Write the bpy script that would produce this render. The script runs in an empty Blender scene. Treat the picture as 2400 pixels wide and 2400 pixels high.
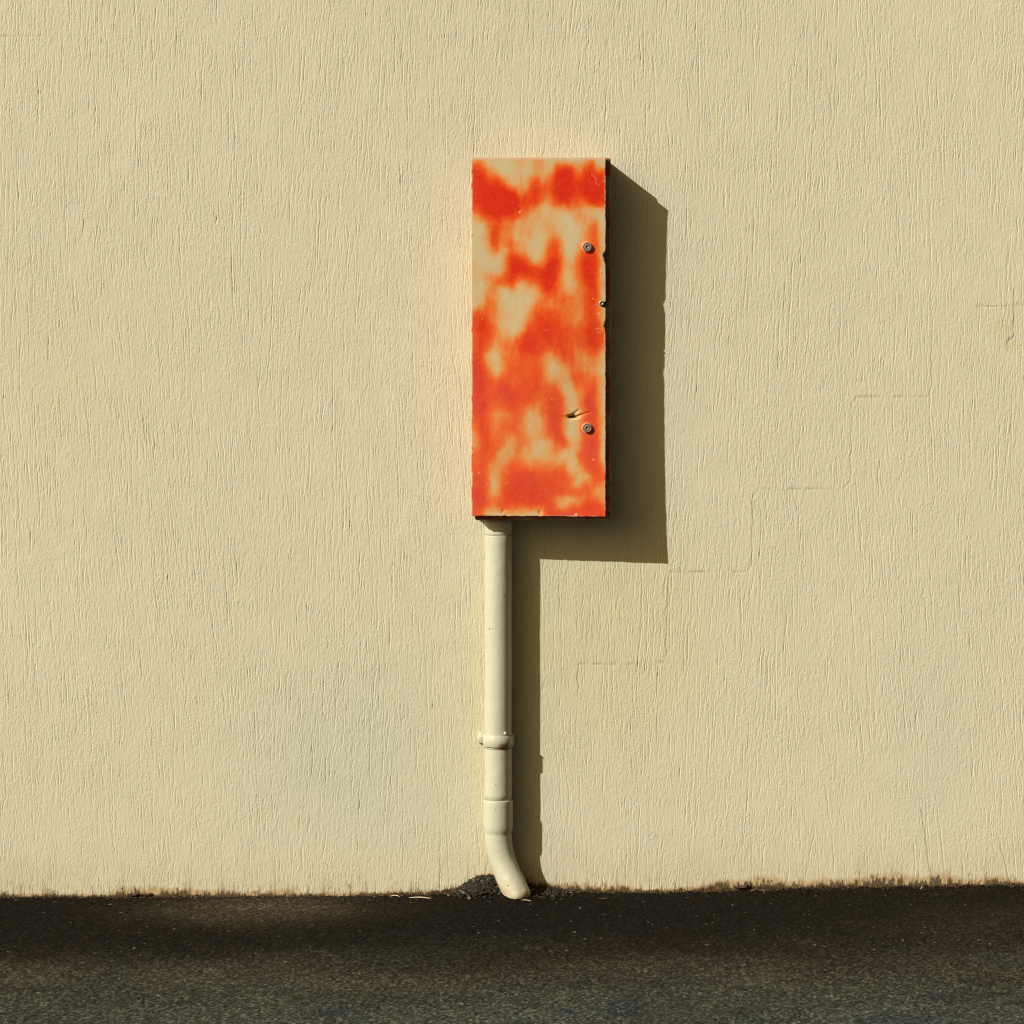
import bpy, math, random
import numpy as np
from mathutils import Vector, noise as mnoise

random.seed(7)
rng = np.random.default_rng(11)
sc = bpy.context.scene
R = math.radians

# ---------------------------------------------------------------- camera
CAM = Vector((0.0, -6.4, 1.16))
cd = bpy.data.cameras.new("camera")
cam = bpy.data.objects.new("camera", cd)
sc.collection.objects.link(cam)
cam.location = CAM
cam.rotation_euler = (R(90), 0, 0)
cd.lens = 96.0
cd.sensor_width = 36.0
cd.shift_y = -0.1125
cd.clip_start = 0.05
cd.clip_end = 500.0
sc.camera = cam

# ---------------------------------------------------------------- light
SUN_DIR = Vector((1.33, 1.0, -1.02)).normalized()      # direction the light travels
to_sun = -SUN_DIR
elev = math.asin(to_sun.z)
azim = math.atan2(to_sun.x, to_sun.y)
w = bpy.data.worlds.new("World")
sc.world = w
w.use_nodes = True
nt = w.node_tree
bg = nt.nodes["Background"]
sky = nt.nodes.new("ShaderNodeTexSky")
sky.sky_type = 'NISHITA'
sky.sun_disc = False
sky.sun_elevation = elev
sky.sun_rotation = azim
sky.air_density = 0.35
sky.dust_density = 6.0
sky.ozone_density = 0.0
warm = nt.nodes.new("ShaderNodeMix")        # warm tint put over the sky colour to take blue out of the shadows
warm.data_type = 'RGBA'; warm.blend_type = 'MULTIPLY'
warm.inputs[0].default_value = 1.0
warm.inputs[7].default_value = (0.98, 0.78, 0.38, 1.0)
nt.links.new(sky.outputs[0], warm.inputs[6])
nt.links.new(warm.outputs[2], bg.inputs[0])
bg.inputs[1].default_value = 0.05
sd = bpy.data.lights.new("sun", 'SUN')
sun = bpy.data.objects.new("sun", sd)
sc.collection.objects.link(sun)
sun.location = (-4, -5, 5)
sun.rotation_euler = SUN_DIR.to_track_quat('-Z', 'Y').to_euler()
sd.energy = 4.9
sd.angle = R(0.5)
sd.color = (1.0, 0.95, 0.87)

sc.cycles.pixel_filter_type = 'BLACKMAN_HARRIS'
sc.cycles.filter_width = 1.1
sc.view_settings.view_transform = 'Standard'
sc.view_settings.look = 'None'
sc.view_settings.exposure = 0.0
sc.view_settings.gamma = 1.0
sc.view_settings.use_curve_mapping = False

# ---------------------------------------------------------------- helpers
def tag(o, label=None, cat=None, kind=None, group=None):
    if label: o["label"] = label
    if cat: o["category"] = cat
    if kind: o["kind"] = kind
    if group: o["group"] = group
    return o

def link(o, parent=None):
    sc.collection.objects.link(o)
    if parent is not None:
        o.parent = parent
        o.location = -parent.location
    return o

def empty(name, loc, label, cat, group=None):
    o = bpy.data.objects.new(name, None)
    o.location = loc
    o.empty_display_size = 0.1
    link(o)
    return tag(o, label, cat, None, group)

def mesh_obj(name, verts, faces, mat, parent=None, smooth=True):
    me = bpy.data.meshes.new(name)
    me.from_pydata([tuple(v) for v in verts], [], [tuple(f) for f in faces])
    me.validate()
    me.update()
    if smooth:
        me.polygons.foreach_set("use_smooth", [True] * len(me.polygons))
    me.materials.append(mat)
    return link(bpy.data.objects.new(name, me), parent)

def grid_obj(name, P, mat, col=None, parent=None, colname="tint"):
    """P: (nr, nc, 3) array of points -> smooth grid mesh."""
    nr, nc = P.shape[:2]
    me = bpy.data.meshes.new(name)
    me.vertices.add(nr * nc)
    me.vertices.foreach_set("co", P.reshape(-1).astype(np.float32))
    i = np.arange(nr * nc).reshape(nr, nc)
    q = np.stack([i[:-1, :-1], i[:-1, 1:], i[1:, 1:], i[1:, :-1]], -1).reshape(-1, 4)
    nf = len(q)
    me.loops.add(nf * 4)
    me.polygons.add(nf)
    me.loops.foreach_set("vertex_index", q.reshape(-1).astype(np.int32))
    me.polygons.foreach_set("loop_start", (np.arange(nf) * 4).astype(np.int32))
    me.polygons.foreach_set("loop_total", np.full(nf, 4, np.int32))
    me.polygons.foreach_set("use_smooth", np.ones(nf, bool))
    me.update()
    me.validate()
    if col is not None:
        a = me.color_attributes.new(colname, 'FLOAT_COLOR', 'POINT')
        c = np.ones((nr * nc, 4), np.float32)
        c[:, :3] = col.reshape(-1, 3)
        a.data.foreach_set("color", c.reshape(-1))
    me.materials.append(mat)
    return link(bpy.data.objects.new(name, me), parent)

def smooth01(x):
    x = np.clip(x, 0, 1)
    return x * x * (3 - 2 * x)

def lin(c):
    c = np.asarray(c, float) / 255.0
    return np.where(c <= 0.04045, c / 12.92, ((c + 0.055) / 1.055) ** 2.4)

def hash2(ix, iy, k):
    h = (ix.astype(np.int64) * 374761393 + iy.astype(np.int64) * 668265263 + k * 2147483647 * 31) & 0xffffffff
    h = ((h ^ (h >> 13)) * 1274126177) & 0xffffffff
    h = ((h ^ (h >> 16)) * 2246822519) & 0xffffffff
    h = h ^ (h >> 15)
    return (h & 0xffffff) / float(0xffffff)

def vnoise(x, y, k=0):
    x = np.asarray(x, float); y = np.asarray(y, float)
    ix, iy = np.floor(x), np.floor(y)
    fx, fy = x - ix, y - iy
    fx = fx * fx * (3 - 2 * fx); fy = fy * fy * (3 - 2 * fy)
    a = hash2(ix, iy, k); b = hash2(ix + 1, iy, k)
    c = hash2(ix, iy + 1, k); d = hash2(ix + 1, iy + 1, k)
    return (a * (1 - fx) + b * fx) * (1 - fy) + (c * (1 - fx) + d * fx) * fy

def fbm(x, y, k=0, n=4):
    s = 0; a = 0.5; t = 0
    for i in range(n):
        s = s + a * vnoise(x * 2 ** i, y * 2 ** i, k + i); t += a; a *= 0.55
    return s / t

# wall position (metres) of a photograph position measured in mm on the wall
def WX(px): return (px - 1200) / 1000.0
def WZ(py): return (2090 - py) / 1000.0

# ---------------------------------------------------------------- node DSL
class N:
    def __init__(s, name):
        s.m = bpy.data.materials.new(name); s.m.use_nodes = True
        s.t = s.m.node_tree; s.b = s.t.nodes["Principled BSDF"]
    def new(s, kind, **kw):
        n = s.t.nodes.new(kind)
        for k, v in kw.items(): setattr(n, k, v)
        return n
    def put(s, sock, v):
        if isinstance(v, bpy.types.NodeSocket): s.t.links.new(v, sock)
        elif isinstance(v, (tuple, list)) and len(v) == 3 and sock.type == 'RGBA': sock.default_value = (*v, 1)
        else: sock.default_value = v
    def math(s, op, a, b=0.0, c=None, clamp=False):
        n = s.new('ShaderNodeMath', operation=op, use_clamp=clamp)
        s.put(n.inputs[0], a); s.put(n.inputs[1], b)
        if c is not None: s.put(n.inputs[2], c)
        return n.outputs[0]
    def add(s, a, b): return s.math('ADD', a, b)
    def sub(s, a, b): return s.math('SUBTRACT', a, b)
    def mul(s, a, b): return s.math('MULTIPLY', a, b)
    def mx(s, a, b): return s.math('MAXIMUM', a, b)
    def mn(s, a, b): return s.math('MINIMUM', a, b)
    def ab(s, a): return s.math('ABSOLUTE', a)
    def ramp(s, v, lo, hi, o0=0.0, o1=1.0):
        n = s.new('ShaderNodeMapRange', interpolation_type='SMOOTHSTEP')
        s.put(n.inputs[0], v); s.put(n.inputs[1], lo); s.put(n.inputs[2], hi)
        s.put(n.inputs[3], o0); s.put(n.inputs[4], o1)
        return n.outputs[0]
    def xyz(s, x, y, z=0.0):
        n = s.new('ShaderNodeCombineXYZ')
        s.put(n.inputs[0], x); s.put(n.inputs[1], y); s.put(n.inputs[2], z)
        return n.outputs[0]
    def pos(s):
        g = s.new('ShaderNodeTexCoord'); p = s.new('ShaderNodeSeparateXYZ')
        s.t.links.new(g.outputs['Object'], p.inputs[0])
        return g.outputs['Object'], p.outputs[0], p.outputs[1], p.outputs[2]
    def noise(s, vec, scale, detail=3.0, rough=0.55, dist=0.0):
        n = s.new('ShaderNodeTexNoise')
        s.put(n.inputs['Vector'], vec); n.inputs['Scale'].default_value = scale
        n.inputs['Detail'].default_value = detail; n.inputs['Roughness'].default_value = rough
        n.inputs['Distortion'].default_value = dist
        return n.outputs['Fac']
    def mix(s, f, a, b, mode='MIX'):
        n = s.new('ShaderNodeMix', data_type='RGBA', blend_type=mode)
        s.put(n.inputs[0], f); s.put(n.inputs[6], a); s.put(n.inputs[7], b)
        return n.outputs[2]
    def bump(s, h, dist=1.0, strength=1.0):
        n = s.new('ShaderNodeBump')
        s.put(n.inputs['Height'], h)
        n.inputs['Distance'].default_value = dist; n.inputs['Strength'].default_value = strength
        s.t.links.new(n.outputs[0], s.b.inputs['Normal'])
    def set(s, **kw):
        for k, v in kw.items():
            s.put(s.b.inputs[k.replace('_', ' ')], v)
        return s

# ================================================================ WALL MATERIAL
def wall_material():
    m = N("textured_render")
    vec, x, y, z = m.pos()
    at = m.new('ShaderNodeAttribute', attribute_name="paint")
    grain = m.noise(m.xyz(m.mul(x, 230.0), m.mul(z, 150.0), 0.4), 1.0, 3.0, 0.62, 0.6)
    patch = m.ramp(m.noise(m.xyz(m.mul(x, 13.0), m.mul(z, 9.0), 1.7), 1.0, 3.0), 0.38, 0.62, 0.50, 1.0)
    # the dragged grooves carry on past the part of the wall that is modelled finely
    outer = m.mx(m.ramp(m.ab(x), 1.52, 1.56), m.ramp(z, 2.22, 2.27))
    st = m.noise(m.xyz(m.mul(x, 240.0), m.mul(z, 13.0), 2.2), 1.0, 2.0, 0.6, 0.3)
    st = m.ramp(m.ab(m.sub(st, 0.5)), 0.0, 0.07)
    h = m.add(m.mul(m.mul(grain, patch), 0.0014), m.mul(m.mul(st, outer), 0.0009))
    m.bump(h)
    c = m.mix(m.mul(m.noise(vec, 260.0, 3.0), 0.22), at.outputs['Color'], (0.44, 0.37, 0.22))
    m.set(Base_Color=c, Roughness=0.85)
    m.b.inputs['Specular IOR Level'].default_value = 0.15
    return m.m

M_wall = wall_material()

# ---------------------------------------------------------------- ground height
LX = [WX(p) for p in (-400, 0, 400, 800, 1000, 1065, 1092, 1117, 1150, 1185, 1225, 1260, 1330, 1500, 1700, 2000, 2400, 2800)]
LZ = [WZ(p) for p in (2104, 2103, 2102, 2101, 2096, 2088, 2073, 2059, 2055, 2060, 2070, 2080, 2088, 2092, 2086, 2078, 2073, 2070)]
def base_plane(x): return 0.0100 * np.clip(x, -6, 6) - 0.002
def ground_h(x, y):
    """smooth ground height, vectorised"""
    x = np.asarray(x, float); y = np.asarray(y, float)
    b = base_plane(x)
    edge = np.interp(x, LX, LZ, left=np.nan, right=np.nan)
    edge = np.where(np.isnan(edge), b, edge)
    d = np.maximum(-y, 0)
    mound = np.clip(edge - b, 0, 1)
    k = np.where(mound > 0.012, 0.055, 0.03)
    f = np.exp(-(d / k) ** 1.6)
    z = b + (edge - b) * f
    z = z - 0.004 * np.clip(d / 1.2, 0, 1)
    z = z + 0.006 * (vnoise(x * 2.2, y * 2.2, 5) - 0.5) * np.clip(d / 0.25, 0, 1)
    return z

def grow(start, step, ratio, limit):
    out = []; v = start
    while v < limit:
        step *= ratio; v += step; out.append(v)
    return out

def asphalt_material():
    m = N("asphalt")
    vec, x, y, z = m.pos()
    at = m.new('ShaderNodeAttribute', attribute_name="tint")
    fine = m.noise(vec, 420.0, 2.0, 0.6)
    c = m.mix(m.ramp(fine, 0.3, 0.7, 0.0, 0.55), at.outputs['Color'], (0.008, 0.007, 0.005))
    m.bump(m.mul(m.noise(vec, 650.0, 2.0), 0.0006))
    m.set(Base_Color=c, Roughness=0.85)
    m.b.inputs['Specular IOR Level'].default_value = 0.03
    return m.m

def build_ground():
    xf = np.arange(-1.42, 1.4201, 0.0024)
    xo = np.array(grow(1.42, 0.0035, 1.25, 60.0))
    xs = np.concatenate([-xo[::-1], xf, xo])
    yf = np.arange(-1.62, 0.0121, 0.0038)
    yo = -np.array(grow(1.62, 0.005, 1.25, 60.0))
    yb = np.array(grow(0.012, 0.02, 1.6, 20.0))
    ys = np.concatenate([yo[::-1], yf, yb])
    X, Y = np.meshgrid(xs, ys)
    Z = ground_h(X, Y)
    fade = np.clip((1.9 - np.abs(X)) / 0.4, 0, 1) * np.clip((2.1 + Y) / 0.4, 0, 1) * (Y < 0.03)
    # aggregate: rounded chips of the asphalt surface
    def chips(cell, seed):
        gx, gy = X / cell, Y / (cell * 1.15)
        ix, iy = np.floor(gx), np.floor(gy)
        best = np.full(X.shape, 9.0); cid = np.zeros(X.shape); cid2 = np.zeros(X.shape)
        for ox in (-1, 0, 1):
            for oy in (-1, 0, 1):
                jx, jy = ix + ox, iy + oy
                dx = gx - (jx + hash2(jx, jy, seed)); dy = gy - (jy + hash2(jx, jy, seed + 1))
                d = np.sqrt(dx * dx + dy * dy)
                r = 0.75 + 0.5 * hash2(jx, jy, seed + 2)
                d = d / r
                mm = d < best
                best = np.where(mm, d, best)
                cid = np.where(mm, hash2(jx, jy, seed + 3), cid)
                cid2 = np.where(mm, hash2(jx, jy, seed + 4), cid2)
        return best, cid, cid2
    d1, c1, c2 = chips(0.0055, 20)
    dome = np.sqrt(np.clip(1 - (d1 / 0.78) ** 2, 0, 1))
    d2, e1, e2 = chips(0.017, 40)
    dome2 = np.sqrt(np.clip(1 - (d2 / 0.55) ** 2, 0, 1)) * (e1 > 0.45)
    Z = Z + fade * (0.0025 * dome * (0.35 + 0.9 * c1) + 0.0010 * dome2 * e2 - 0.0015)
    Z = Z + fade * 0.003 * (fbm(X * 30, Y * 30, 60, 3) - 0.5)
    # colour: young dark strip against the wall, greyed and polished farther out
    far = np.clip((-Y - 0.35 + 0.50 * (fbm(X * 3.0, Y * 3.6, 70, 5) - 0.5)) / 1.05 + 0.12 * (c2 - 0.5) * np.clip((-Y - 0.2) / 0.3, 0, 1), 0, 1) ** 1.8
    dark = np.array([0.0100, 0.0087, 0.0056]); grey = np.array([0.080, 0.095, 0.077])
    col = dark + (grey - dark) * far[..., None]
    brown = 1.2 * np.exp(-((-Y - 0.82) / 0.26) ** 2) * fbm(X * 5, Y * 5, 80, 3)
    col = col * (1 + np.stack([brown * 0.75, brown * 0.40, brown * 0.30], -1))
    edge_dust = np.exp(-np.maximum(-Y, 0) / 0.05) * fbm(X * 14, Y * 14, 85, 3)
    col += 0.6 * edge_dust[..., None] * np.array([0.022, 0.016, 0.009])
    pch = np.exp(-(((X + 0.59) / 0.22) ** 2 + ((Y + 0.17) / 0.16) ** 2)) * (0.55 + 0.8 * fbm(X * 9, Y * 9, 88, 3))
    pch2 = np.exp(-(((X - 0.98) / 0.28) ** 2 + ((Y + 0.42) / 0.30) ** 2)) * fbm(X * 6, Y * 6, 89, 3)
    col += pch[..., None] * np.array([0.078, 0.064, 0.042]) + pch2[..., None] * np.array([0.022, 0.019, 0.015])
    bl = smooth01((fbm(X * 9, Y * 9, 95, 3) - 0.60) / 0.1) * far
    col = col * (1 - bl[..., None] * np.array([0.30, 0.26, 0.12]))
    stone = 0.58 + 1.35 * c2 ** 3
    on_chip = (dome > 0.25)
    col = col * np.where(on_chip, stone, 0.15)[..., None]  # bitumen binder between the chips is darker
    warm = (c1 > 0.82)[..., None] * np.array([0.25, 0.08, 0.0])
    col = col * (1 + warm)
    spk = (c2 > 0.9968) & (d1 < 0.42)
    col = np.where(spk[..., None], np.array([0.24, 0.23, 0.19]) * (0.4 + 0.9 * c1[..., None]), col)
    P = np.stack([X, Y, Z], -1)
    o = grid_obj("ground", P, asphalt_material(), col)
    tag(o, kind="structure")
build_ground()

# ---------------------------------------------------------------- wall
def seg_dist(px, py, a, b):
    ax, ay = a; bx, by = b
    ex, ey = bx - ax, by - ay
    t = np.clip(((px - ax) * ex + (py - ay) * ey) / (ex * ex + ey * ey), 0, 1)
    return np.hypot(px - ax - t * ex, py - ay - t * ey), t

def build_wall():
    SX, SZ = 0.0010, 0.0036
    xf = np.arange(-1.55, 1.5501, SX); zf = np.arange(-0.06, 2.2601, SZ)
    xo = np.array(grow(1.55, 0.002, 1.35, 5.0))
    xs = np.concatenate([-xo[::-1], xf, xo])
    zs = np.concatenate([[-0.3, -0.15, -0.09], zf, np.array(grow(2.26, 0.005, 1.3, 4.2))])
    X, Z = np.meshgrid(xs, zs)
    nx, nz = len(xf), len(zf)
    X2, Z2 = np.meshgrid(xf, zf)
    H = np.zeros(nx * nz, np.float32)          # relief, positive = towards the viewer
    G = np.zeros(nx * nz, np.float32)          # groove depth only, for the occlusion and dirt painted into it
    def strokes(n, lmin, lmax, wmin, wmax, dmin, dmax, tilt, gate=None, lip=0.35, lowcut=True):
        x0 = rng.uniform(-1.55, 1.55, n); z0 = rng.uniform(-0.05, 2.26, n)
        L = lmin + (lmax - lmin) * rng.random(n) ** 2.2
        if gate is not None:
            k = fbm(x0 * gate[0], z0 * gate[1], gate[2], 3) + 0.10 * rng.standard_normal(n)
            keep = k > gate[3]
            x0, z0, L = x0[keep], z0[keep], L[keep]
        if lowcut:                              # fewer long strokes near the ground
            keep = rng.random(len(x0)) < np.clip(0.30 + z0 / 0.7, 0, 1)
            x0, z0, L = x0[keep], z0[keep], L[keep]
        n = len(x0)
        W = rng.uniform(wmin, wmax, n); D = dmin + (dmax - dmin) * rng.random(n) ** 1.6
        T = tilt * rng.standard_normal(n) + 0.36 * (fbm(x0 * 2.2, z0 * 1.6, 210, 3) - 0.5)
        A = rng.uniform(0, 0.0013, n); F = rng.uniform(60, 260, n); PH = rng.uniform(0, 6.28, n)
        sd_ = rng.random(n) * 50
        K = int(lmax / SZ) + 3
        for k in range(-K // 2, K // 2 + 1):
            r0 = np.round((z0 + 0.06) / SZ).astype(int) + k
            zz = r0 * SZ - 0.06
            tt = (zz - z0) / (L / 2)
            ok = (np.abs(tt) < 1) & (r0 >= 0) & (r0 < nz)
            if not ok.any(): continue
            q = np.where(ok)[0]
            env = (1 - np.abs(tt[q]) ** 3) * (0.55 + 0.45 * vnoise(zz[q] * 120, sd_[q], 220))
            xc = x0[q] + T[q] * (zz[q] - z0[q]) + A[q] * np.sin(F[q] * (zz[q] - z0[q]) + PH[q]) + 0.0016 * (vnoise(zz[q] * 70 + sd_[q], sd_[q], 230) - 0.5)
            c0 = np.round((xc + 1.55) / SX).astype(int)
            for o in range(-4, 6):
                c = c0 + o
                g = (c >= 0) & (c < nx)
                dx = (c * SX - 1.55) - xc
                w = W[q]
                dep = D[q] * env
                val = -dep * np.exp(-(dx / w) ** 2) + lip * dep * np.exp(-((dx - 2.1 * w) / (1.2 * w)) ** 2)
                idx = (r0[q] * nx + c)[g]
                np.add.at(H, idx, val[g])
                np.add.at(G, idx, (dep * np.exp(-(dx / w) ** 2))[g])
    strokes(4600, 0.030, 0.210, 0.0008, 0.0012, 0.00050, 0.00125, 0.035)
    strokes(9000, 0.018, 0.090, 0.0008, 0.0012, 0.00040, 0.00110, 0.060)
    strokes(38000, 0.010, 0.042, 0.0008, 0.0011, 0.00028, 0.00085, 0.08, (7, 4, 240, 0.49))
    strokes(85000, 0.005, 0.018, 0.0009, 0.0013, 0.00028, 0.00080, 0.35, (10, 7, 250, 0.48), 0.6, False)
    strokes(18000, 0.004, 0.012, 0.0010, 0.0016, 0.00020, 0.00070, 0.8, None, 0.6, False)
    H = H.reshape(nz, nx); G = G.reshape(nz, nx)
    # keep the face plane: take out the slow sag that crowded strokes add up to
    def box(A, r, axis):
        A = np.moveaxis(A.astype(np.float64), axis, 0)
        p = np.pad(A, ((r + 1, r), (0, 0)), mode='edge')
        c = np.cumsum(p, 0)
        return np.moveaxis((c[2 * r + 1:] - c[:-(2 * r + 1)]) / (2 * r + 1), 0, axis)
    H = H - box(box(H, 9, 1), 6, 0)
    H = np.clip(H, -0.0021, 0.0012)
    H += 0.0005 * (fbm(X2 * 300, Z2 * 110, 260, 2) - 0.5) * (0.4 + 1.2 * fbm(X2 * 12, Z2 * 8, 270, 2))
    H += 0.0003 * (fbm(X2 * 5, Z2 * 3, 280, 2) - 0.5)
    # hairline cracks stepping along the block joints behind the render
    jx = 8.0 * (fbm(X2 * 60, Z2 * 60, 290, 4) - 0.5); jz = 5.0 * (fbm(X2 * 70, Z2 * 70, 300, 4) - 0.5)
    PX = X2 * 1000 + 1200 + jx; PY = 2090 - Z2 * 1000 + jz
    CR = np.zeros_like(PX)
    path = [(1355, 1640), (1355, 1556), (1552, 1554), (1561, 1540), (1566, 1344), (1571, 1339),
            (1750, 1339), (1762, 1325), (1765, 1160), (1780, 1147), (1975, 1146), (1993, 1130),
            (1997, 945), (2008, 929), (2175, 928), (2183, 915), (2183, 780)]
    segs = [(a, b, 1.25) for a, b in zip(path[:-1], path[1:])]
    segs += [((2376, 680), (2377, 790), 2.4), ((2377, 790), (2362, 797), 3.0), ((2362, 797), (2360, 822), 3.0), ((2290, 717), (2400, 716), 1.5),
             ((2158, 1890), (2185, 2070), 1.5), ((2340, 1960), (2366, 2068), 1.4), ((0, 84), (95, 85), 1.6), ((2150, 2040), (2160, 2072), 2.0)]
    for a, b, wd in segs:
        x0, x1 = min(a[0], b[0]) - 12, max(a[0], b[0]) + 12; y0, y1 = min(a[1], b[1]) - 12, max(a[1], b[1]) + 12
        c0, c1 = np.searchsorted(xf, [WX(x0), WX(x1)]); r0, r1 = np.searchsorted(zf, [WZ(y1), WZ(y0)])
        ds, t = seg_dist(PX[r0:r1, c0:c1], PY[r0:r1, c0:c1], a, b)
        CR[r0:r1, c0:c1] = np.maximum(CR[r0:r1, c0:c1], np.exp(-(ds / wd) ** 2))
    CR *= 0.55 + 0.45 * smooth01((fbm(X2 * 50, Z2 * 50, 310, 2) - 0.35) / 0.25)
    H -= 0.0010 * CR
    full = np.zeros(X.shape); gfull = np.zeros(X.shape); cfull = np.zeros(X.shape)
    ox, oz = len(xo), 3
    sl = (slice(oz, oz + nz), slice(ox, ox + nx))
    ef = np.clip((1.55 - np.abs(X2)) / 0.02, 0, 1)
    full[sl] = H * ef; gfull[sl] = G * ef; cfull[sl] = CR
    # ---- colour of the masonry paint
    t = fbm(X * 1.7, Z * 1.4, 320, 4)[..., None]
    col = np.array([0.606, 0.590, 0.446]) * (1 - t) + np.array([0.664, 0.645, 0.490]) * t
    col = col * (0.96 + 0.08 * fbm(X * 24, Z * 24, 330, 4))[..., None]
    def mixc(mask, c):
        nonlocal col
        mask = np.clip(mask, 0, 1)[..., None]
        col = col * (1 - mask) + np.asarray(c) * mask
    en = fbm(X * 6, Z * 6, 340, 4)
    def blob(px, py, rx, rz, soft):
        d = np.hypot((X - WX(px)) / rx, (Z - WZ(py)) / rz)
        return smooth01((1 - d) / soft)
    ov = np.maximum(blob(1090, 800, 0.19, 0.60, 0.95), 0.45 * blob(1230, 360, 0.24, 0.11, 0.9))
    mixc(0.24 * ov * (0.45 + en), (0.720, 0.605, 0.425))
    mixc(blob(820, 1780, 0.40, 0.36, 0.9) * np.clip((en - 0.25) * 2.0, 0, 0.6), (0.53, 0.585, 0.465))
    mixc(0.38 * blob(2180, 1700, 0.16, 0.42, 0.9) * (0.4 + en), (0.55, 0.59, 0.46))
    mixc(0.45 * blob(1430, 1480, 0.36, 0.45, 0.9), (0.59, 0.565, 0.32))
    mixc(0.35 * blob(1150, 1650, 0.09, 0.55, 0.8), (0.62, 0.565, 0.31))
    mixc(0.25 * blob(150, 900, 0.25, 0.30, 0.9), (0.68, 0.58, 0.39))
    mixc(0.45 * blob(2345, 770, 0.045, 0.035, 0.7), (0.60, 0.56, 0.32))
    mixc(0.40 * blob(2370, 810, 0.025, 0.02, 0.6), (0.60, 0.56, 0.32))
    mixc(0.42 * cfull, (0.17, 0.125, 0.065))
    mixc(np.clip(gfull / 0.0010, 0, 1) * 0.12, (0.26, 0.205, 0.11))  # groove occlusion and dirt darkened into the wall colour
    # dirt splashed and grown along the foot of the wall
    edge = np.interp(X, LX, LZ)
    hgt = Z - edge
    dn = fbm(X * 22, Z * 9, 350, 4); dn2 = fbm(X * 240, Z * 110, 360, 3)
    rise = 0.009 + 0.020 * dn + 0.007 * smooth01((X - 0.35) / 0.15) * (0.5 + dn)
    rise = rise * (0.45 + 0.65 * smooth01((fbm(X * 7.0, 0 * X, 365, 3) - 0.3) / 0.35))
    mixc(0.30 * smooth01((0.15 - hgt) / 0.15) * dn, (0.50, 0.40, 0.21))
    mixc(smooth01((1.15 - hgt / rise) / 0.6) * (0.5 + 0.6 * dn2), (0.47, 0.315, 0.145))
    mixc(0.92 * smooth01((1.10 * (0.18 + 1.5 * dn2 * smooth01((fbm(X * 60, Z * 20, 375, 3) - 0.25) / 0.4)) - hgt / (rise * 0.75)) / 0.35), (0.040, 0.027, 0.013))
    spk = smooth01((fbm(X * 160, Z * 100, 370, 2) - 0.68) / 0.06) * np.exp(-np.maximum(hgt, 0) / 0.022)
    mixc(0.85 * spk, (0.09, 0.045, 0.018))
    # streaks wicking up the grooves from the ground line
    st = smooth01((vnoise(X * 260, Z * 12, 380) - 0.70) / 0.15) * np.exp(-np.maximum(hgt, 0) / 0.024)
    mixc(0.85 * st, (0.07, 0.038, 0.014))
    P = np.stack([X, -full, Z], -1)
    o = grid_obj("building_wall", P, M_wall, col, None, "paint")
    tag(o, "long cream building wall with vertically dragged rough render and hairline stepped cracks", "wall")
    # the body of the wall behind its rendered face
    mod = o.modifiers.new("thickness", 'SOLIDIFY')
    mod.thickness = 0.22; mod.offset = -1.0; mod.use_even_offset = False
build_wall()

# ================================================================ CABINET
DC = CAM.y * -1
def FP(px, py, d):
    """point standing d metres in front of the wall, measured at (px, py)"""
    k = (DC - d) / DC
    return Vector((WX(px) * k, -d, CAM.z + (WZ(py) - CAM.z) * k))

ROWS = """
23100123142112101400
87320012143269843841
88442112132389956885
99775213374489978988
99988643486599978998
99999984786489977998
89999998773379854898
68899986532233243111
36788675332221134230
13565432222321023350
10484523422331012461
12483522311241012561
12472742212563023561
00261543211574016761
10112786412696137871
21012798644897158882
21223799878995147971
12445777678983136972
11356642338973235782
11441121224763244681
11531111135456545771
13551111255455444771
46543111356665544772
78632212477775534772
78742112678876556873
68743225888877666875
68734558987877666885
68534558987677655784
77313557777357754562
88313656665224653452
98414666665212554431
98525666675222475441
99756656675342375562
98778877776663155771
98778887765774125871
88757887665786126971
88645676235776115882
78634565224786114882
58636564223786115882
58647565223786116781
38655455333686216781
38655245521248522688
48662344312362227881
58551344232332227881
68533555354435125883
67434677666566313784
78425788877777641367
78415888887776424663
88326888888777777633
88547887888742224634
88657666787753467886
76101222113888887786
""".split()
# three rows above were typed with a shift; restore them here
ROWS[41] = "38665245521248526881"
ROWS[42] = "48662344312362227881"
ROWS[46] = "78425788877777641367"
assert len(ROWS) == 52 and all(len(r) == 20 for r in ROWS), [(i, len(r)) for i, r in enumerate(ROWS) if len(r) != 20]
PM = np.array([[int(c) for c in r] for r in ROWS], float)

def cubic_sample(Mx, u, v):
    """smooth B-spline lookup in a small matrix, u,v in cell units"""
    def wts(t):
        return [(1 - t) ** 3 / 6, (3 * t ** 3 - 6 * t ** 2 + 4) / 6, (-3 * t ** 3 + 3 * t ** 2 + 3 * t + 1) / 6, t ** 3 / 6]
    iu, iv = np.floor(u).astype(int), np.floor(v).astype(int)
    wu, wv = wts(u - iu), wts(v - iv)
    out = 0
    for a in range(4):
        for b in range(4):
            out = out + Mx[np.clip(iv + b - 1, 0, Mx.shape[0] - 1), np.clip(iu + a - 1, 0, Mx.shape[1] - 1)] * wu[a] * wv[b]
    return out

def attr_paint(name, rough=0.48, spec=0.10):
    m = N(name)
    vec, x, y, z = m.pos()
    at = m.new('ShaderNodeAttribute', attribute_name="paint")
    n1 = m.noise(vec, 300.0, 2.0)
    n2 = m.noise(vec, 35.0, 3.0)
    m.bump(m.add(m.mul(n1, 0.00010), m.mul(n2, 0.0006)))
    c = m.mix(m.ramp(m.noise(vec, 160.0, 3.0), 0.35, 0.7, 0.0, 0.05), at.outputs['Color'], (0.55, 0.34, 0.16))
    m.set(Base_Color=c, Roughness=m.ramp(n2, 0.3, 0.7, rough, rough + 0.15))
    m.b.inputs['Specular IOR Level'].default_value = spec
    return m.m

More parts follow.
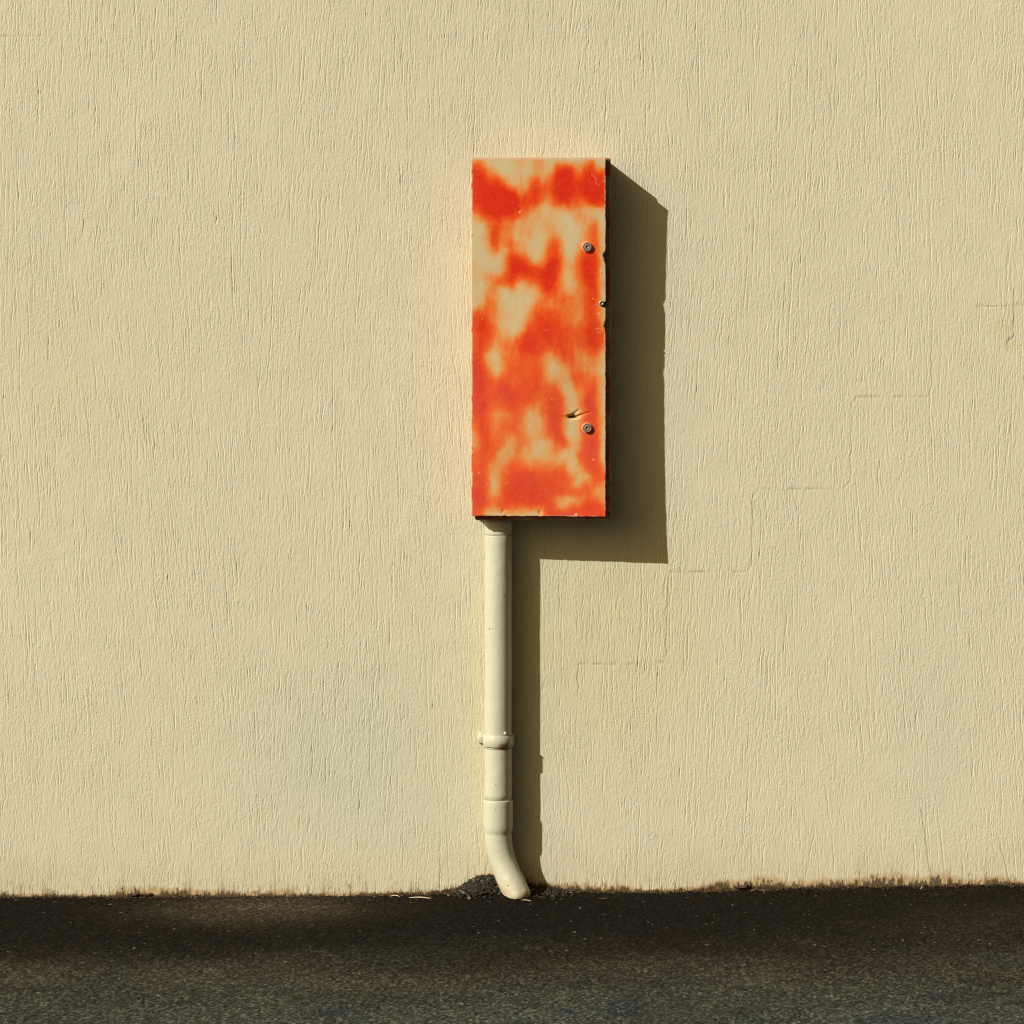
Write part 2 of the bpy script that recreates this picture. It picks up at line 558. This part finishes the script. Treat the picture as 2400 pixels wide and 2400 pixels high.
def flat_mat(name, col, rough=0.5, metal=0.0, var=0.25, bumpd=0.0002, scale=120.0, spec=0.4):
    m = N(name)
    vec, x, y, z = m.pos()
    n1 = m.noise(vec, scale, 4.0)
    dk = tuple(c * (1 - var) for c in col); lt = tuple(min(1, c * (1 + var)) for c in col)
    m.bump(m.mul(n1, bumpd))
    m.set(Base_Color=m.mix(n1, dk, lt), Roughness=rough, Metallic=metal)
    m.b.inputs['Specular IOR Level'].default_value = spec
    return m.m

CAB_X, CAB_Z = WX(1262), WZ(1217)
cabinet = empty("metal_cabinet", (CAB_X, 0, CAB_Z),
                "tall narrow metal cabinet blotched with orange spray paint, fixed above the pipe", "cabinet")

def build_body():
    m = N("cabinet_body_paint")
    vec, x, y, z = m.pos()
    c = m.mix(m.ramp(m.noise(vec, 14.0, 4.0), 0.35, 0.62), (0.24, 0.045, 0.022), (0.38, 0.25, 0.13))
    c = m.mix(m.ramp(m.noise(vec, 60.0, 4.0), 0.62, 0.72), c, (0.07, 0.035, 0.02))
    m.bump(m.mul(m.noise(vec, 90.0, 3.0), 0.0006))
    m.set(Base_Color=c, Roughness=0.6)
    D = 0.086
    a = FP(1113, 370.5, D); b = FP(1431, 1219, D)
    x0, x1, z0, z1 = a.x, b.x, b.z, a.z
    # tray: side walls with rounded front edges and a recessed front
    def ring(ins, y):
        rr = 0.004
        pts = []
        for cx, cz, a0 in ((x1 - ins, z1 - ins, 0), (x0 + ins, z1 - ins, 90), (x0 + ins, z0 + ins, 180), (x1 - ins, z0 + ins, 270)):
            sx = -1 if a0 in (0, 270) else 1; sz = -1 if a0 in (0, 90) else 1
            for k in range(4):
                t = R(a0 + 30 * k)
                pts.append((cx + sx * rr + rr * math.cos(t), y, cz + sz * rr + rr * math.sin(t)))
        return pts
    rings = [ring(0, 0.004), ring(0, -0.030), ring(0.0004, -0.060), ring(0, -D + 0.0015), ring(0.0012, -D), ring(0.016, -D), ring(0.0172, -D + 0.0015), ring(0.0175, -D + 0.05)]
    v, f = [], []
    for r in rings: v += r
    n = 16
    for i in range(len(rings) - 1):
        for k in range(n):
            f.append((i * n + k, i * n + (k + 1) % n, (i + 1) * n + (k + 1) % n, (i + 1) * n + k))
    f.append(tuple(range((len(rings) - 1) * n, len(rings) * n)))
    f = [tuple(reversed(q)) for q in f]
    me = mesh_obj("body", v, f, m.m, cabinet, smooth=False)
    return me
build_body()

def lid_depth(px, py):
    u = (px - 1106) / 313.0
    v = (py - 790) / 421.0
    d = 0.1045 + 0.0095 * u
    d = d - 0.0060 * u ** 2 * (1 - np.abs(v) ** 3.2)
    d = d + 0.0012 * np.sin(px * 0.02 + py * 0.009) * np.clip(1 - np.abs(v), 0, 1)
    return d

def seg_dist(px, py, a, b):
    ax, ay = a; bx, by = b
    ex, ey = bx - ax, by - ay
    t = np.clip(((px - ax) * ex + (py - ay) * ey) / (ex * ex + ey * ey), 0, 1)
    return np.hypot(px - ax - t * ex, py - ay - t * ey), t

def build_door():
    L, Rr, T, B = 1106.0, 1418.6, 369.0, 1210.0
    nx, nz = 251, 673
    u = np.linspace(0, 1, nx); v = np.linspace(0, 1, nz)
    # clustered samples at the rim for a tight bend
    U, V = np.meshgrid(u, v)
    PX = L + (Rr - L) * U; PY = T + (B - T) * V
    PY = PY - 2.0 * (1 - U) * V                      # the door hangs slightly out of square
    d = lid_depth(PX, PY)
    # dents
    for a, b, dep, sg in (((1338, 976.8), (1346, 976.2), 0.0070, 4.2), ((1352, 976), (1382, 966), 0.0026, 2.4),
                          ((1341, 973), (1356, 962), 0.0030, 3.2)):
        ds, t = seg_dist(PX, PY, a, b)
        d = d - dep * np.exp(-(ds / sg) ** 2) * (1 - 0.45 * t if dep < 0.006 else 1)
    d = d - 0.0055 * np.exp(-((PX - 1342) / 14.0) ** 2 - ((PY - 976.5) / 3.6) ** 2)
    for cx, cy, dep, sg in ((1218, 492, 0.0012, 5), (1180, 1198, 0.002, 5), (1266, 1200, 0.0022, 5), (1300, 640, 0.001, 22),
                            (1200, 1080, 0.0012, 30), (1180, 560, 0.0010, 26), (1350, 900, 0.001, 25)):
        d = d - dep * np.exp(-(((PX - cx) ** 2 + (PY - cy) ** 2) / sg ** 2))
    # nicks bitten out of the free edge
    we = smooth01((U - 0.955) / 0.045)
    nick = (4.5 * np.exp(-((PY - 598) / 9) ** 2) + 3.0 * np.exp(-((PY - 762) / 11) ** 2) + 2.0 * np.exp(-((PY - 612) / 7) ** 2)
            + 10.0 * np.exp(-((PY - 714) / 6.5) ** 4) + 1.0 * (vnoise(PY * 0.05, 0 * PY, 3) - 0.5) + 1.0 * (vnoise(PY * 0.2, 0 * PY, 4) - 0.5))
    PX = PX - we * nick
    wb = smooth01((V - 0.985) / 0.015)
    PY = PY + wb * (1.4 * (vnoise(PX * 0.12, 0 * PX, 9) - 0.5) - 1.2 * np.exp(-((PX - 1182) / 4) ** 2))
    k = (DC - d) / DC
    X = (PX - 1200) / 1000 * k
    Z = CAM.z + ((2090 - PY) / 1000 - CAM.z) * k
    P = np.stack([X, -d, Z], -1)
    # ---- sprayed paint
    wx = 5.5 * (fbm(PX * 0.045, PY * 0.03, 101, 3) - 0.5) * 2
    wy = 8.0 * (fbm(PX * 0.045, PY * 0.03, 111, 3) - 0.5) * 2
    cu = (PX + wx - 1106) / 15.7 - 0.5; cv = (PY + wy - 368) / 16.19 - 0.5
    amt = cubic_sample(PM, cu, cv)
    # B-spline smoothing flattens the peaks: steepen around the middle
    amt = 4.3 + (amt - 4.3) * 1.26
    amt += 1.5 * (fbm(PX * 0.14, PY * 0.030, 125, 4) - 0.5) + 1.6 * (fbm(PX * 0.10, PY * 0.075, 121, 4) - 0.5) + 0.9 * (fbm(PX * 0.5, PY * 0.5, 131, 2) - 0.5)
    amt = np.clip(amt, 0, 9)
    stops = np.array([0, 1.5, 3, 4.5, 6, 7.5, 9])
    cols = np.array([lin(c) for c in [(196, 181, 142), (206, 167, 118), (214, 144, 84), (220, 114, 50), (221, 84, 25), (216, 62, 8), (206, 39, 0)]])
    col = np.stack([np.interp(amt, stops, cols[:, i]) for i in range(3)], -1)
    # a pinker coat over the lower half and the left rim
    pink = smooth01((V - 0.30) / 0.5) * fbm(PX * 0.012, PY * 0.008, 141, 3) * 1.2 + 0.8 * np.exp(-U / 0.03)
    pink = np.clip(pink, 0, 1)[..., None] * np.clip(amt / 9, 0, 1)[..., None]
    col = col + pink * np.array([0.0, 0.050, 0.038])
    # wear: pale rubbed rims, chips, scratches
    def paintmix(mask, c):
        nonlocal col
        col = col * (1 - mask[..., None]) + np.asarray(c) * mask[..., None]
    rim = np.minimum(np.minimum(PX - L, Rr - PX), np.minimum(PY - T, B - PY))
    paintmix(0.6 * smooth01((3.0 - rim) / 2.5) * smooth01((fbm(PX * .06, PY * .06, 151, 3) - 0.36) / 0.15), (0.62, 0.47, 0.33))
    paintmix(0.65 * smooth01((7 - (PY - T)) / 3), (0.62, 0.46, 0.31))
    scr = [((1386, 409), (1396, 417)), ((1396, 417), (1397, 430)), ((1397, 430), (1404, 434)), ((1406, 431), (1418, 420)),
           ((1396, 770), (1408, 771)), ((1394, 778), (1407, 780))]
    for a, b in scr:
        ds, t = seg_dist(PX, PY, a, b)
        paintmix(0.6 * smooth01((1.5 - ds) / 1.0) * smooth01((vnoise(PX * 0.5, PY * 0.5, 171) - 0.15) / 0.4), (0.80, 0.36, 0.20))
    for cx, cy, r_, c in ((1217, 497, 4.0, (.80, .30, .15)), (1390, 1077, 3.0, (.9, .35, .22)), (1122, 1108, 3.0, (.9, .32, .12)),
                          (1293, 935, 2.8, (.9, .2, .1)), (1408, 635, 3.5, (.75, .5, .3)), (1411, 640, 2.2, (.25, .15, .08)),
                          (1390, 700, 2.5, (.9, .3, .12)), (1403, 735, 4, (.7, .42, .25)), (1350, 1206, 5, (.8, .5, .4)),
                          (1107, 552, 2.5, (.10, .07, .05)), (1107, 1050, 2.2, (.12, .07, .05)), (1108, 1066, 2.2, (.15, .08, .06)),
                          (1185, 1203, 2.6, (.15, .1, .06)), (1265, 1203, 2.2, (.2, .12, .07)), (1187, 1198, 2.0, (.15, .1, .06)),
                          (1220, 490, 1.6, (.2, .06, .03)), (1262, 452, 1.8, (.35, .05, .02))):
        paintmix(0.8 * smooth01((r_ - np.hypot(PX - cx, (PY - cy))) / (r_ * 0.6)), c)
    grit = (hash2(np.floor(PX / 1.6), np.floor(PY / 1.6), 161) > 0.9992)
    paintmix(0.55 * grit.astype(float), (0.85, 0.45, 0.25))
    # exposed dark steel along the nicks
    bite = we * smooth01((nick - 1.8) / 2.0) * smooth01((U - 0.985) / 0.01)
    paintmix(0.85 * bite, (0.09, 0.05, 0.03))
    paintmix(0.85 * smooth01((1.25 - np.hypot((PX - 1341) / 14.0, (PY - 977.3 + (PX - 1341) * 0.05) / 3.2)) / 0.6), (0.07, 0.022, 0.010))  # shade inside the dent, darkened into the door colour
    col = np.clip(col, 0.005, 0.95)
    # ---- folded rim: pad the sheet with returns running back towards the wall
    def pad(A):
        return np.pad(A, ((3, 3), (3, 3)) + ((0, 0),) * (A.ndim - 2), mode='edge')
    P2 = pad(P); C2 = pad(col)
    nr, nc = P2.shape[:2]
    I = np.arange(nr)[:, None] * np.ones(nc)[None]; J = np.ones(nr)[:, None] * np.arange(nc)[None]
    lay = np.maximum(np.maximum(3 - I, I - (nr - 4)), np.maximum(3 - J, J - (nc - 4)))
    lay = np.clip(lay, 0, 3).astype(int)
    out = np.array([0.0, 0.0007, 0.0012, 0.0012]); 
    sxn = np.where(J < 3, -1, np.where(J > nc - 4, 1, 0)); szn = np.where(I < 3, 1, np.where(I > nr - 4, -1, 0))
    P2[..., 0] += sxn * out[lay]; P2[..., 2] += szn * out[lay]
    P2[..., 1] += np.where(lay == 1, 0.0004, np.where(lay == 2, 0.0014, 0.0))
    P2[..., 1] = np.where(lay == 3, -0.0905, P2[..., 1])
    P2 = P2[::-1].copy(); C2 = C2[::-1].copy()
    o = grid_obj("door", P2, attr_paint("sprayed_door_paint"), C2, cabinet, "paint")
    o["label"] = "bent sheet metal door with blotches of orange spray paint over cream"
    return o
door = build_door()

# ---- round screws on the door and the latch bolt
def lathe(profile, centre, axis_y=True, n=32):
    """profile: list of (r, depth in front of centre)"""
    v, f = [], []
    for r, h in profile:
        for k in range(n):
            t = 2 * math.pi * k / n
            v.append((centre.x + r * math.cos(t), centre.y - h, centre.z + r * math.sin(t)))
    for i in range(len(profile) - 1):
        for k in range(n):
            f.append((i * n + k, i * n + (k + 1) % n, (i + 1) * n + (k + 1) % n, (i + 1) * n + k))
    f.append(tuple(range((len(profile) - 1) * n, len(profile) * n)))
    return v, f

M_screw = flat_mat("weathered_screw_metal", (0.25, 0.155, 0.13), 0.5, 0.2, 0.45, 0.0006, 260.0, 0.5)
M_dark = flat_mat("dark_recess", (0.02, 0.014, 0.012), 0.8)
M_bolt = flat_mat("galvanised_bolt", (0.33, 0.33, 0.34), 0.35, 0.8, 0.35, 0.0005, 300.0)
M_rim = flat_mat("washer_paint", (0.74, 0.30, 0.16), 0.45, 0.0, 0.2, 0.0003, 200.0)

def add_child(name, v, f, mat, parent):
    me = bpy.data.meshes.new(name)
    me.from_pydata([tuple(a) for a in v], [], f); me.validate(); me.update()
    me.polygons.foreach_set("use_smooth", [True] * len(me.polygons))
    me.materials.append(mat)
    o = bpy.data.objects.new(name, me)
    sc.collection.objects.link(o)
    o.parent = parent
    # vertices are in world coordinates: undo the parent chain
    off = Vector((0, 0, 0)); p = parent
    while p is not None:
        off += p.location; p = p.parent
    o.location = -off
    return o

for (px, py) in ((1376, 579), (1376, 1003)):
    d = float(lid_depth(np.array(float(px)), np.array(float(py))))
    c = FP(px, py, d - 0.0015)
    v, f = lathe([(0.0128, 0.0), (0.0128, 0.0022), (0.0122, 0.0030), (0.0104, 0.0031), (0.0102, 0.0020)], c)
    v2, f2 = lathe([(0.0108, 0.0016), (0.0108, 0.0066), (0.0100, 0.0078), (0.0086, 0.0081), (0.0079, 0.0074), (0.0060, 0.0074),
                    (0.0054, 0.0080), (0.0030, 0.0080), (0.0026, 0.0055)], c)
    s = add_child("screw", v2, f2, M_screw, door)
    v, f = lathe([(0.0128, 0.0), (0.0128, 0.0022), (0.0122, 0.0030), (0.0102, 0.0031), (0.0100, 0.0024)], c)
    add_child("washer", v, f, M_rim, door)
    s["label"] = "round slotted door screw " + ("near the top of the free edge" if py < 700 else "under the dent near the bottom")

c = FP(1409.5, 711, 0.1065)
v, f = lathe([(0.0046, -0.012), (0.0046, 0.0015), (0.0058, 0.0018), (0.0058, 0.0045), (0.0044, 0.0054), (0.0024, 0.0054), (0.0020, 0.0030)], c, n=12)
add_child("latch_bolt", v, f, M_bolt, door)

# ================================================================ PIPE
def pipe_material():
    m = N("cream_pipe_paint")
    vec, x, y, z = m.pos()
    n = m.noise(vec, 18.0, 4.0)
    base = m.mix(n, (0.482, 0.486, 0.372), (0.528, 0.533, 0.414))
    base = m.mix(m.ramp(m.noise(vec, 75.0, 3.0), 0.66, 0.74, 0.0, 0.35), base, (0.44, 0.36, 0.22))
    # rust run under the clamp, grime on the foot
    dx = m.sub(x, WX(1181)); dz = m.sub(z, WZ(1742))
    r = m.math('SQRT', m.add(m.math('POWER', m.mul(dx, 1 / 0.022), 2.0), m.math('POWER', m.mul(dz, 1 / 0.012), 2.0)))
    rust = m.mul(m.ramp(r, 0.15, 1.0, 1.0, 0.0), m.ramp(m.noise(vec, 200.0, 3.0), 0.3, 0.6, 0.5, 1.0))
    base = m.mix(rust, base, (0.20, 0.050, 0.012))
    ring = m.mul(m.ramp(m.ab(m.sub(z, WZ(1748.5))), 0.0, 0.0035, 1.0, 0.0), m.ramp(x, WX(1125), WX(1195), 0.35, 0.8))
    base = m.mix(ring, base, (0.16, 0.07, 0.025))
    ft = m.mul(m.ramp(z, 0.0, 0.045, 1.0, 0.0), m.ramp(m.noise(vec, 90.0, 4.0), 0.35, 0.62))
    base = m.mix(m.mul(ft, 0.75), base, (0.42, 0.24, 0.12))
    gr = m.mul(m.ramp(z, 0.02, 0.12, 0.35, 0.0), m.noise(vec, 30.0, 4.0))
    base = m.mix(gr, base, (0.40, 0.33, 0.20))
    chip = m.ramp(m.noise(vec, 120.0, 1.0), 0.762, 0.785)
    base = m.mix(chip, base, (0.12, 0.10, 0.07))
    h = m.add(m.mul(m.noise(vec, 40.0, 2.0), 0.0010), m.mul(m.noise(m.xyz(m.mul(x, 260.0), m.mul(y, 260.0), m.mul(z, 60.0)), 1.0, 3.0), 0.00022))
    m.bump(m.sub(h, m.mul(chip, 0.0008)))
    m.set(Base_Color=base, Roughness=0.45)
    m.b.inputs['Specular IOR Level'].default_value = 0.4
    return m.m
M_pipe = pipe_material()

PCX, PCY = WX(1167.7), -0.0343
pipe = empty("wall_pipe", (PCX, PCY, 0.0),
             "cream painted pipe running down the wall from the orange cabinet and bending into the asphalt", "pipe")

def sweep(path, n=48, cap=True):
    """path: list of (Vector centre, radius); parallel frames"""
    v, f = [], []
    side = Vector((1, 0, 0))
    for i, (p, r) in enumerate(path):
        a = path[max(0, i - 1)][0]; b = path[min(len(path) - 1, i + 1)][0]
        t = (b - a)
        if t.length < 1e-6: t = Vector((0, 0, -1))
        t.normalize()
        s = (side - t * side.dot(t)).normalized(); q = t.cross(s)
        for k in range(n):
            an = 2 * math.pi * k / n
            v.append(p + s * (r * math.cos(an)) + q * (r * math.sin(an)))
    for i in range(len(path) - 1):
        for k in range(n):
            f.append((i * n + k, (i + 1) * n + k, (i + 1) * n + (k + 1) % n, i * n + (k + 1) % n))
    if cap:
        f.append(tuple(range(n)))
        f.append(tuple(reversed(range((len(path) - 1) * n, len(path) * n))))
    return v, f

def ax(py, r, dx=0.0): return (Vector((PCX + dx, PCY, WZ(py))), r)

RP = 0.0318
pts = [ax(1252.0, RP - .0007), ax(1252.8, RP - .0001), ax(1255, RP)]
pts += [ax(1255 + k * 20, RP + 0.0001 * math.sin(k * 1.3), 0.0003 * math.sin(k * .5)) for k in range(1, 31)] + [ax(1872, RP)]
add_child("pipe_length", *sweep(pts), M_pipe, pipe)
pts = [ax(1210, RP), ax(1230, RP), ax(1248, RP), ax(1250.6, RP - .0001), ax(1251.2, RP - .0007), ax(1251.3, RP - .004)]
add_child("top_collar", *sweep(pts), M_pipe, pipe)

# clamp: a flat strap round the pipe, ears on the left against the wall
def build_clamp():
    zt, zb = WZ(1717.5), WZ(1744.5)
    prof = [(RP + .0004, zt - .0006), (RP + .0028, zt), (RP + .0036, zt - .0008), (RP + .0038, (zt + zb) / 2), (RP + .0036, zb + .0008), (RP + .0028, zb), (RP + .0004, zb + .0006)]
    v, f = [], []
    n = 48
    for r, z in prof:
        for k in range(n):
            t = 2 * math.pi * k / n
            v.append((PCX + r * math.cos(t), PCY + r * math.sin(t), z + 0.0006 * math.sin(t * 2)))
    for i in range(len(prof) - 1):
        for k in range(n):
            f.append((i * n + k, (i + 1) * n + k, (i + 1) * n + (k + 1) % n, i * n + (k + 1) % n))
    def box(x0, x1, y0, y1, z0, z1, b=0.0012):
        s = len(v)
        for (yy, ins) in ((y1, 0), (y0 + b, 0), (y0, b)):
            for xx, zz in ((x0 + ins, z0 + ins), (x1 - ins, z0 + ins), (x1 - ins, z1 - ins), (x0 + ins, z1 - ins)):
                v.append((xx, yy, zz))
        for i in range(2):
            for k in range(4):
                f.append((s + i * 4 + k, s + i * 4 + (k + 1) % 4, s + (i + 1) * 4 + (k + 1) % 4, s + (i + 1) * 4 + k))
        f.append((s + 8, s + 9, s + 10, s + 11))
    box(WX(1121.5), WX(1140), -0.0065, 0.001, zb + .004, zt - .001)
    box(WX(1196), WX(1206.5), -0.030, 0.001, zb + .001, zt - .001)
    box(WX(1130), WX(1204), -0.0062, 0.001, zb + .003, zt - .003)
    o = add_child("clamp", v, f, M_pipe, pipe)
    me = o.data
    vs, fs = lathe([(0.0036, -0.004), (0.0036, 0.0012), (0.0030, 0.0022), (0.0012, 0.0026)], Vector((WX(1184.5), PCY - 0.0285, WZ(1711))), n=14)
    add_child("clamp_screw", vs, fs, M_pipe, o)
build_clamp()

# elbow with socket
def build_elbow():
    pts = [ax(1868.5, RP - .001), ax(1868.5, RP + .0012), ax(1869.2, RP + .0023), ax(1871, RP + .0028)]
    pts += [ax(1871 + k * 8, RP + .0028) for k in range(1, 8)]
    pts += [ax(1931, RP + .0027), ax(1936, RP + .0024), ax(1940, RP + .0015), ax(1944, RP + .0003), ax(1948, RP - .0006)]
    ctrl = [(1950, 0, 0), (1965, 0.0010, 0.0), (1980, 0.0032, 0.001), (2000, 0.0080, 0.003), (2020, 0.0145, 0.007), (2040, 0.0225, 0.0125),
            (2060, 0.0320, 0.020), (2080, 0.0425, 0.029), (2092, 0.0490, 0.035), (2104, 0.0555, 0.040)]
    for k in range(40):
        t = k / 39 * (len(ctrl) - 1); i = min(int(t), len(ctrl) - 2); q = t - i
        p0 = ctrl[max(i - 1, 0)]; p1 = ctrl[i]; p2 = ctrl[i + 1]; p3 = ctrl[min(i + 2, len(ctrl) - 1)]
        cr = [0.5 * (2 * b + (c - a) * q + (2 * a - 5 * b + 4 * c - d) * q * q + (3 * b - a - 3 * c + d) * q ** 3) for a, b, c, d in zip(p0, p1, p2, p3)]
        tip = max(0.0, (t - 7.7) / 1.3)
        rr = (RP - .0006 + 0.0006 * math.sin(k * 0.3) - 0.0008 * (k / 39)) * math.sqrt(max(0.06, 1 - tip ** 2.2))
        pts.append((Vector((PCX + cr[1], PCY - cr[2], WZ(cr[0]))), rr))
    add_child("elbow", *sweep(pts), M_pipe, pipe)
build_elbow()

# ================================================================ LOOSE STUFF AT THE FOOT
def rock(c, s, flat=0.65):
    n = 7
    v = []
    rot = random.random() * 6.28
    pr = [(0.0, 1.0), (0.75, 0.62), (1.0, 0.0), (0.7, -0.6)]
    tilt = Vector((random.uniform(-.4, .4), random.uniform(-.4, .4), 0))
    for i, (r, h) in enumerate(pr):
        for k in range(n):
            t = rot + 2 * math.pi * k / n
            j = random.uniform(0.75, 1.2)
            x = r * j * math.cos(t); y = r * j * math.sin(t) * 0.85
            v.append(c + Vector((x, y, h * flat * random.uniform(0.85, 1.1) + x * tilt.x + y * tilt.y)) * s)
    f = []
    for i in range(len(pr) - 1):
        for k in range(n):
            f.append((i * n + k, (i + 1) * n + k, (i + 1) * n + (k + 1) % n, i * n + (k + 1) % n))
    return v, f

def merge(parts):
    V, F = [], []
    for v, f in parts:
        o = len(V); V += v; F += [tuple(i + o for i in q) for q in f]
    return V, F

def gravel_material():
    m = N("bitumen_gravel")
    vec, x, y, z = m.pos()
    g = m.new('ShaderNodeNewGeometry')
    r = g.outputs['Random Per Island']
    c = m.mix(r, (0.008, 0.006, 0.004), (0.046, 0.040, 0.027))
    c = m.mix(m.ramp(r, 0.955, 0.97), c, (0.15, 0.13, 0.10))
    m.set(Base_Color=c, Roughness=0.8)
    m.b.inputs['Specular IOR Level'].default_value = 0.25
    return m.m

parts = []
def gh(x, y): return float(ground_h(np.array(x), np.array(y)))
for i in range(1500):
    if i < 1050:
        x = random.gauss(WX(1125), 0.030) if i < 720 else random.gauss(WX(1262), 0.036)
        y = -abs(random.gauss(0, 0.032)) - 0.002
        s = random.uniform(0.0022, 0.0055)
    else:
        x = random.uniform(-1.35, 1.35)
        y = -abs(random.gauss(0, 0.018)) - 0.001
        s = random.uniform(0.0012, 0.0035)
    z = gh(x, y) + s * 0.25
    if x < WX(1175) and i < 720: z += random.uniform(0, 0.004) * math.exp(-((x - WX(1125)) / 0.04) ** 2)
    parts.append(rock(Vector((x, y, z)), s))
V, F = merge(parts)
o = mesh_obj("loose_gravel", V, F, gravel_material(), smooth=False)
tag(o, "dark crumbs of loose asphalt gravel heaped round the pipe foot and along the wall", "gravel", "stuff")

# dry weeds, root hair and leaf crumbs along the wall foot
def weeds_material():
    m = N("dry_weeds")
    g = m.new('ShaderNodeNewGeometry')
    r = g.outputs['Random Per Island']
    c = m.mix(m.ramp(r, 0.0, 0.8), (0.022, 0.013, 0.006), (0.13, 0.060, 0.020))
    c = m.mix(m.ramp(r, 0.80, 0.9), c, (0.14, 0.12, 0.035))
    c = m.mix(m.ramp(r, 0.95, 0.98), c, (0.38, 0.29, 0.16))
    m.set(Base_Color=c, Roughness=0.8)
    return m.m

def blade(p, hgt, lean, wd):
    v = []; seg = 4
    for k in range(seg + 1):
        t = k / seg
        c = p + Vector((lean.x * t * t, lean.y * t * t, hgt * t))
        ww = wd * (1 - t * 0.8)
        a = random.uniform(-.0004, .0004)
        v += [c + Vector((-ww + a, 0, 0)), c + Vector((a, -ww, 0)), c + Vector((ww + a, 0, 0))]
    f = []
    for k in range(seg):
        for j in range(3):
            f.append((k * 3 + j, k * 3 + (j + 1) % 3, (k + 1) * 3 + (j + 1) % 3, (k + 1) * 3 + j))
    return v, f

def flake(p, s):
    a = random.random() * 6.28
    ux = Vector((math.cos(a), math.sin(a), random.uniform(-.4, .4))); uy = Vector((-math.sin(a), math.cos(a), random.uniform(-.2, .6)))
    pts = [p + ux * s, p + uy * s * .45, p - ux * s, p - uy * s * .45]
    top = [q + Vector((0, 0, 0.0006)) for q in pts]
    return pts + top, [(0, 1, 2, 3), (7, 6, 5, 4), (0, 4, 5, 1), (1, 5, 6, 2), (2, 6, 7, 3), (3, 7, 4, 0)]

parts = []
cl = [random.uniform(-1.35, 1.35) for _ in range(60)] + [WX(random.gauss(1010, 70)) for _ in range(16)] + [WX(random.gauss(1290, 50)) for _ in range(10)] + [WX(random.gauss(1700, 90)) for _ in range(16)]
for i in range(4200):
    x = random.choice(cl) + random.gauss(0, 0.016) if random.random() < 0.75 else random.uniform(-1.38, 1.38)
    y = -abs(random.gauss(0, 0.007)) - 0.0008
    z = gh(x, y) - 0.001
    hgt = random.uniform(0.002, 0.010) * (2.0 if random.random() < 0.08 else 1)
    parts.append(blade(Vector((x, y, z)), hgt, Vector((random.gauss(0, .003), -abs(random.gauss(0, .002)), 0)), random.uniform(.0004, .0013)))
for i in range(1500):
    x = random.choice(cl) + random.gauss(0, 0.02); y = -abs(random.gauss(0, 0.012)) - 0.002
    parts.append(flake(Vector((x, y, gh(x, y) + 0.0015)), random.uniform(.001, .0042)))
V, F = merge(parts)
o = mesh_obj("dry_weeds", V, F, weeds_material(), smooth=False)
tag(o, "fringe of dry brown weeds and leaf crumbs along the foot of the cream wall", "weeds", "stuff")

# ---- individually readable bits: pale stems and curled dead leaves
M_stem = flat_mat("pale_dry_stem", (0.55, 0.45, 0.32), 0.7)
M_leaf = flat_mat("dead_leaf", (0.075, 0.045, 0.022), 0.7, 0.0, 0.4, 0.0004, 150.0)
def stem(p0, p1, sag, r, label):
    pts = []
    for k in range(12):
        t = k / 11
        x = p0[0] + (p1[0] - p0[0]) * t; y = p0[1] + (p1[1] - p0[1]) * t
        z = gh(x, y) + r + 0.0028 + sag * math.sin(math.pi * t)
        pts.append((Vector((x, y, z)), r * (1 - 0.6 * abs(2 * t - 1) ** 3)))
    v, f = sweep(pts, 8)
    o = mesh_obj("dry_stem", v, f, M_stem)
    tag(o, label, "dry stem", None, "dry stems lying at the foot of the wall")
stem((WX(962), -0.075), (WX(1014), -0.088), 0.002, 0.0013, "longer pale dry stem lying on the asphalt left of the pipe foot")
stem((WX(917), -0.052), (WX(940), -0.060), 0.003, 0.0011, "short pale dry stem, leftmost of the stems beside the pipe foot")
stem((WX(1222), -0.120), (WX(1243), -0.128), 0.001, 0.0008, "tiny dry stem just in front of the end of the pipe")

def leaf(px, y, ln, wd, rot, curl, label):
    n = 9; top = []
    c, s = math.cos(rot), math.sin(rot)
    x0 = WX(px); z0 = gh(x0, y) + 0.002
    v = []
    for k in range(n):
        t = k / (n - 1)
        ww = wd * math.sin(math.pi * min(max(t, 0.03), 0.97)) ** 0.7 * (1 + 0.2 * random.uniform(-1, 1))
        lx = (t - 0.5) * ln
        for j in range(5):
            q = (j - 2) / 2
            X_ = lx; Y_ = q * ww
            Z_ = curl * (q * q) * 0.6 + curl * (2 * t - 1) ** 2 * 0.8 + random.uniform(0, .0006)
            v.append((x0 + X_ * c - Y_ * s, y + X_ * s + Y_ * c, z0 + Z_))
    m0 = len(v)
    v += [(a, b, z + 0.0005) for a, b, z in v]
    f = []
    for k in range(n - 1):
        for j in range(4):
            a = k * 5 + j
            f.append((a, a + 5, a + 6, a + 1)); f.append((m0 + a, m0 + a + 1, m0 + a + 6, m0 + a + 5))
    for k in range(n - 1):
        f.append((k * 5, m0 + k * 5, m0 + k * 5 + 5, k * 5 + 5)); f.append((k * 5 + 4, k * 5 + 9, m0 + k * 5 + 9, m0 + k * 5 + 4))
    o = mesh_obj("dead_leaf", v, f, M_leaf)
    tag(o, label, "dead leaf", None, "dead leaves at the foot of the wall")
leaf(315, -0.012, 0.030, 0.008, 0.1, 0.007, "dark curled leaf, leftmost of the dead leaves against the wall")
leaf(345, -0.010, 0.026, 0.007, 0.5, 0.006, "dark curled leaf lying right beside the leftmost dead leaf")
leaf(1735, -0.012, 0.036, 0.008, 0.35, 0.008, "largest dark curled leaf, lying against the wall right of the pipe")
leaf(1752, -0.008, 0.022, 0.006, 1.2, 0.010, "upright shrivelled leaf behind the largest dead leaf right of the pipe")
leaf(1408, -0.11, 0.018, 0.006, 0.2, 0.003, "small flat leaf lying on the asphalt right of the pipe foot")
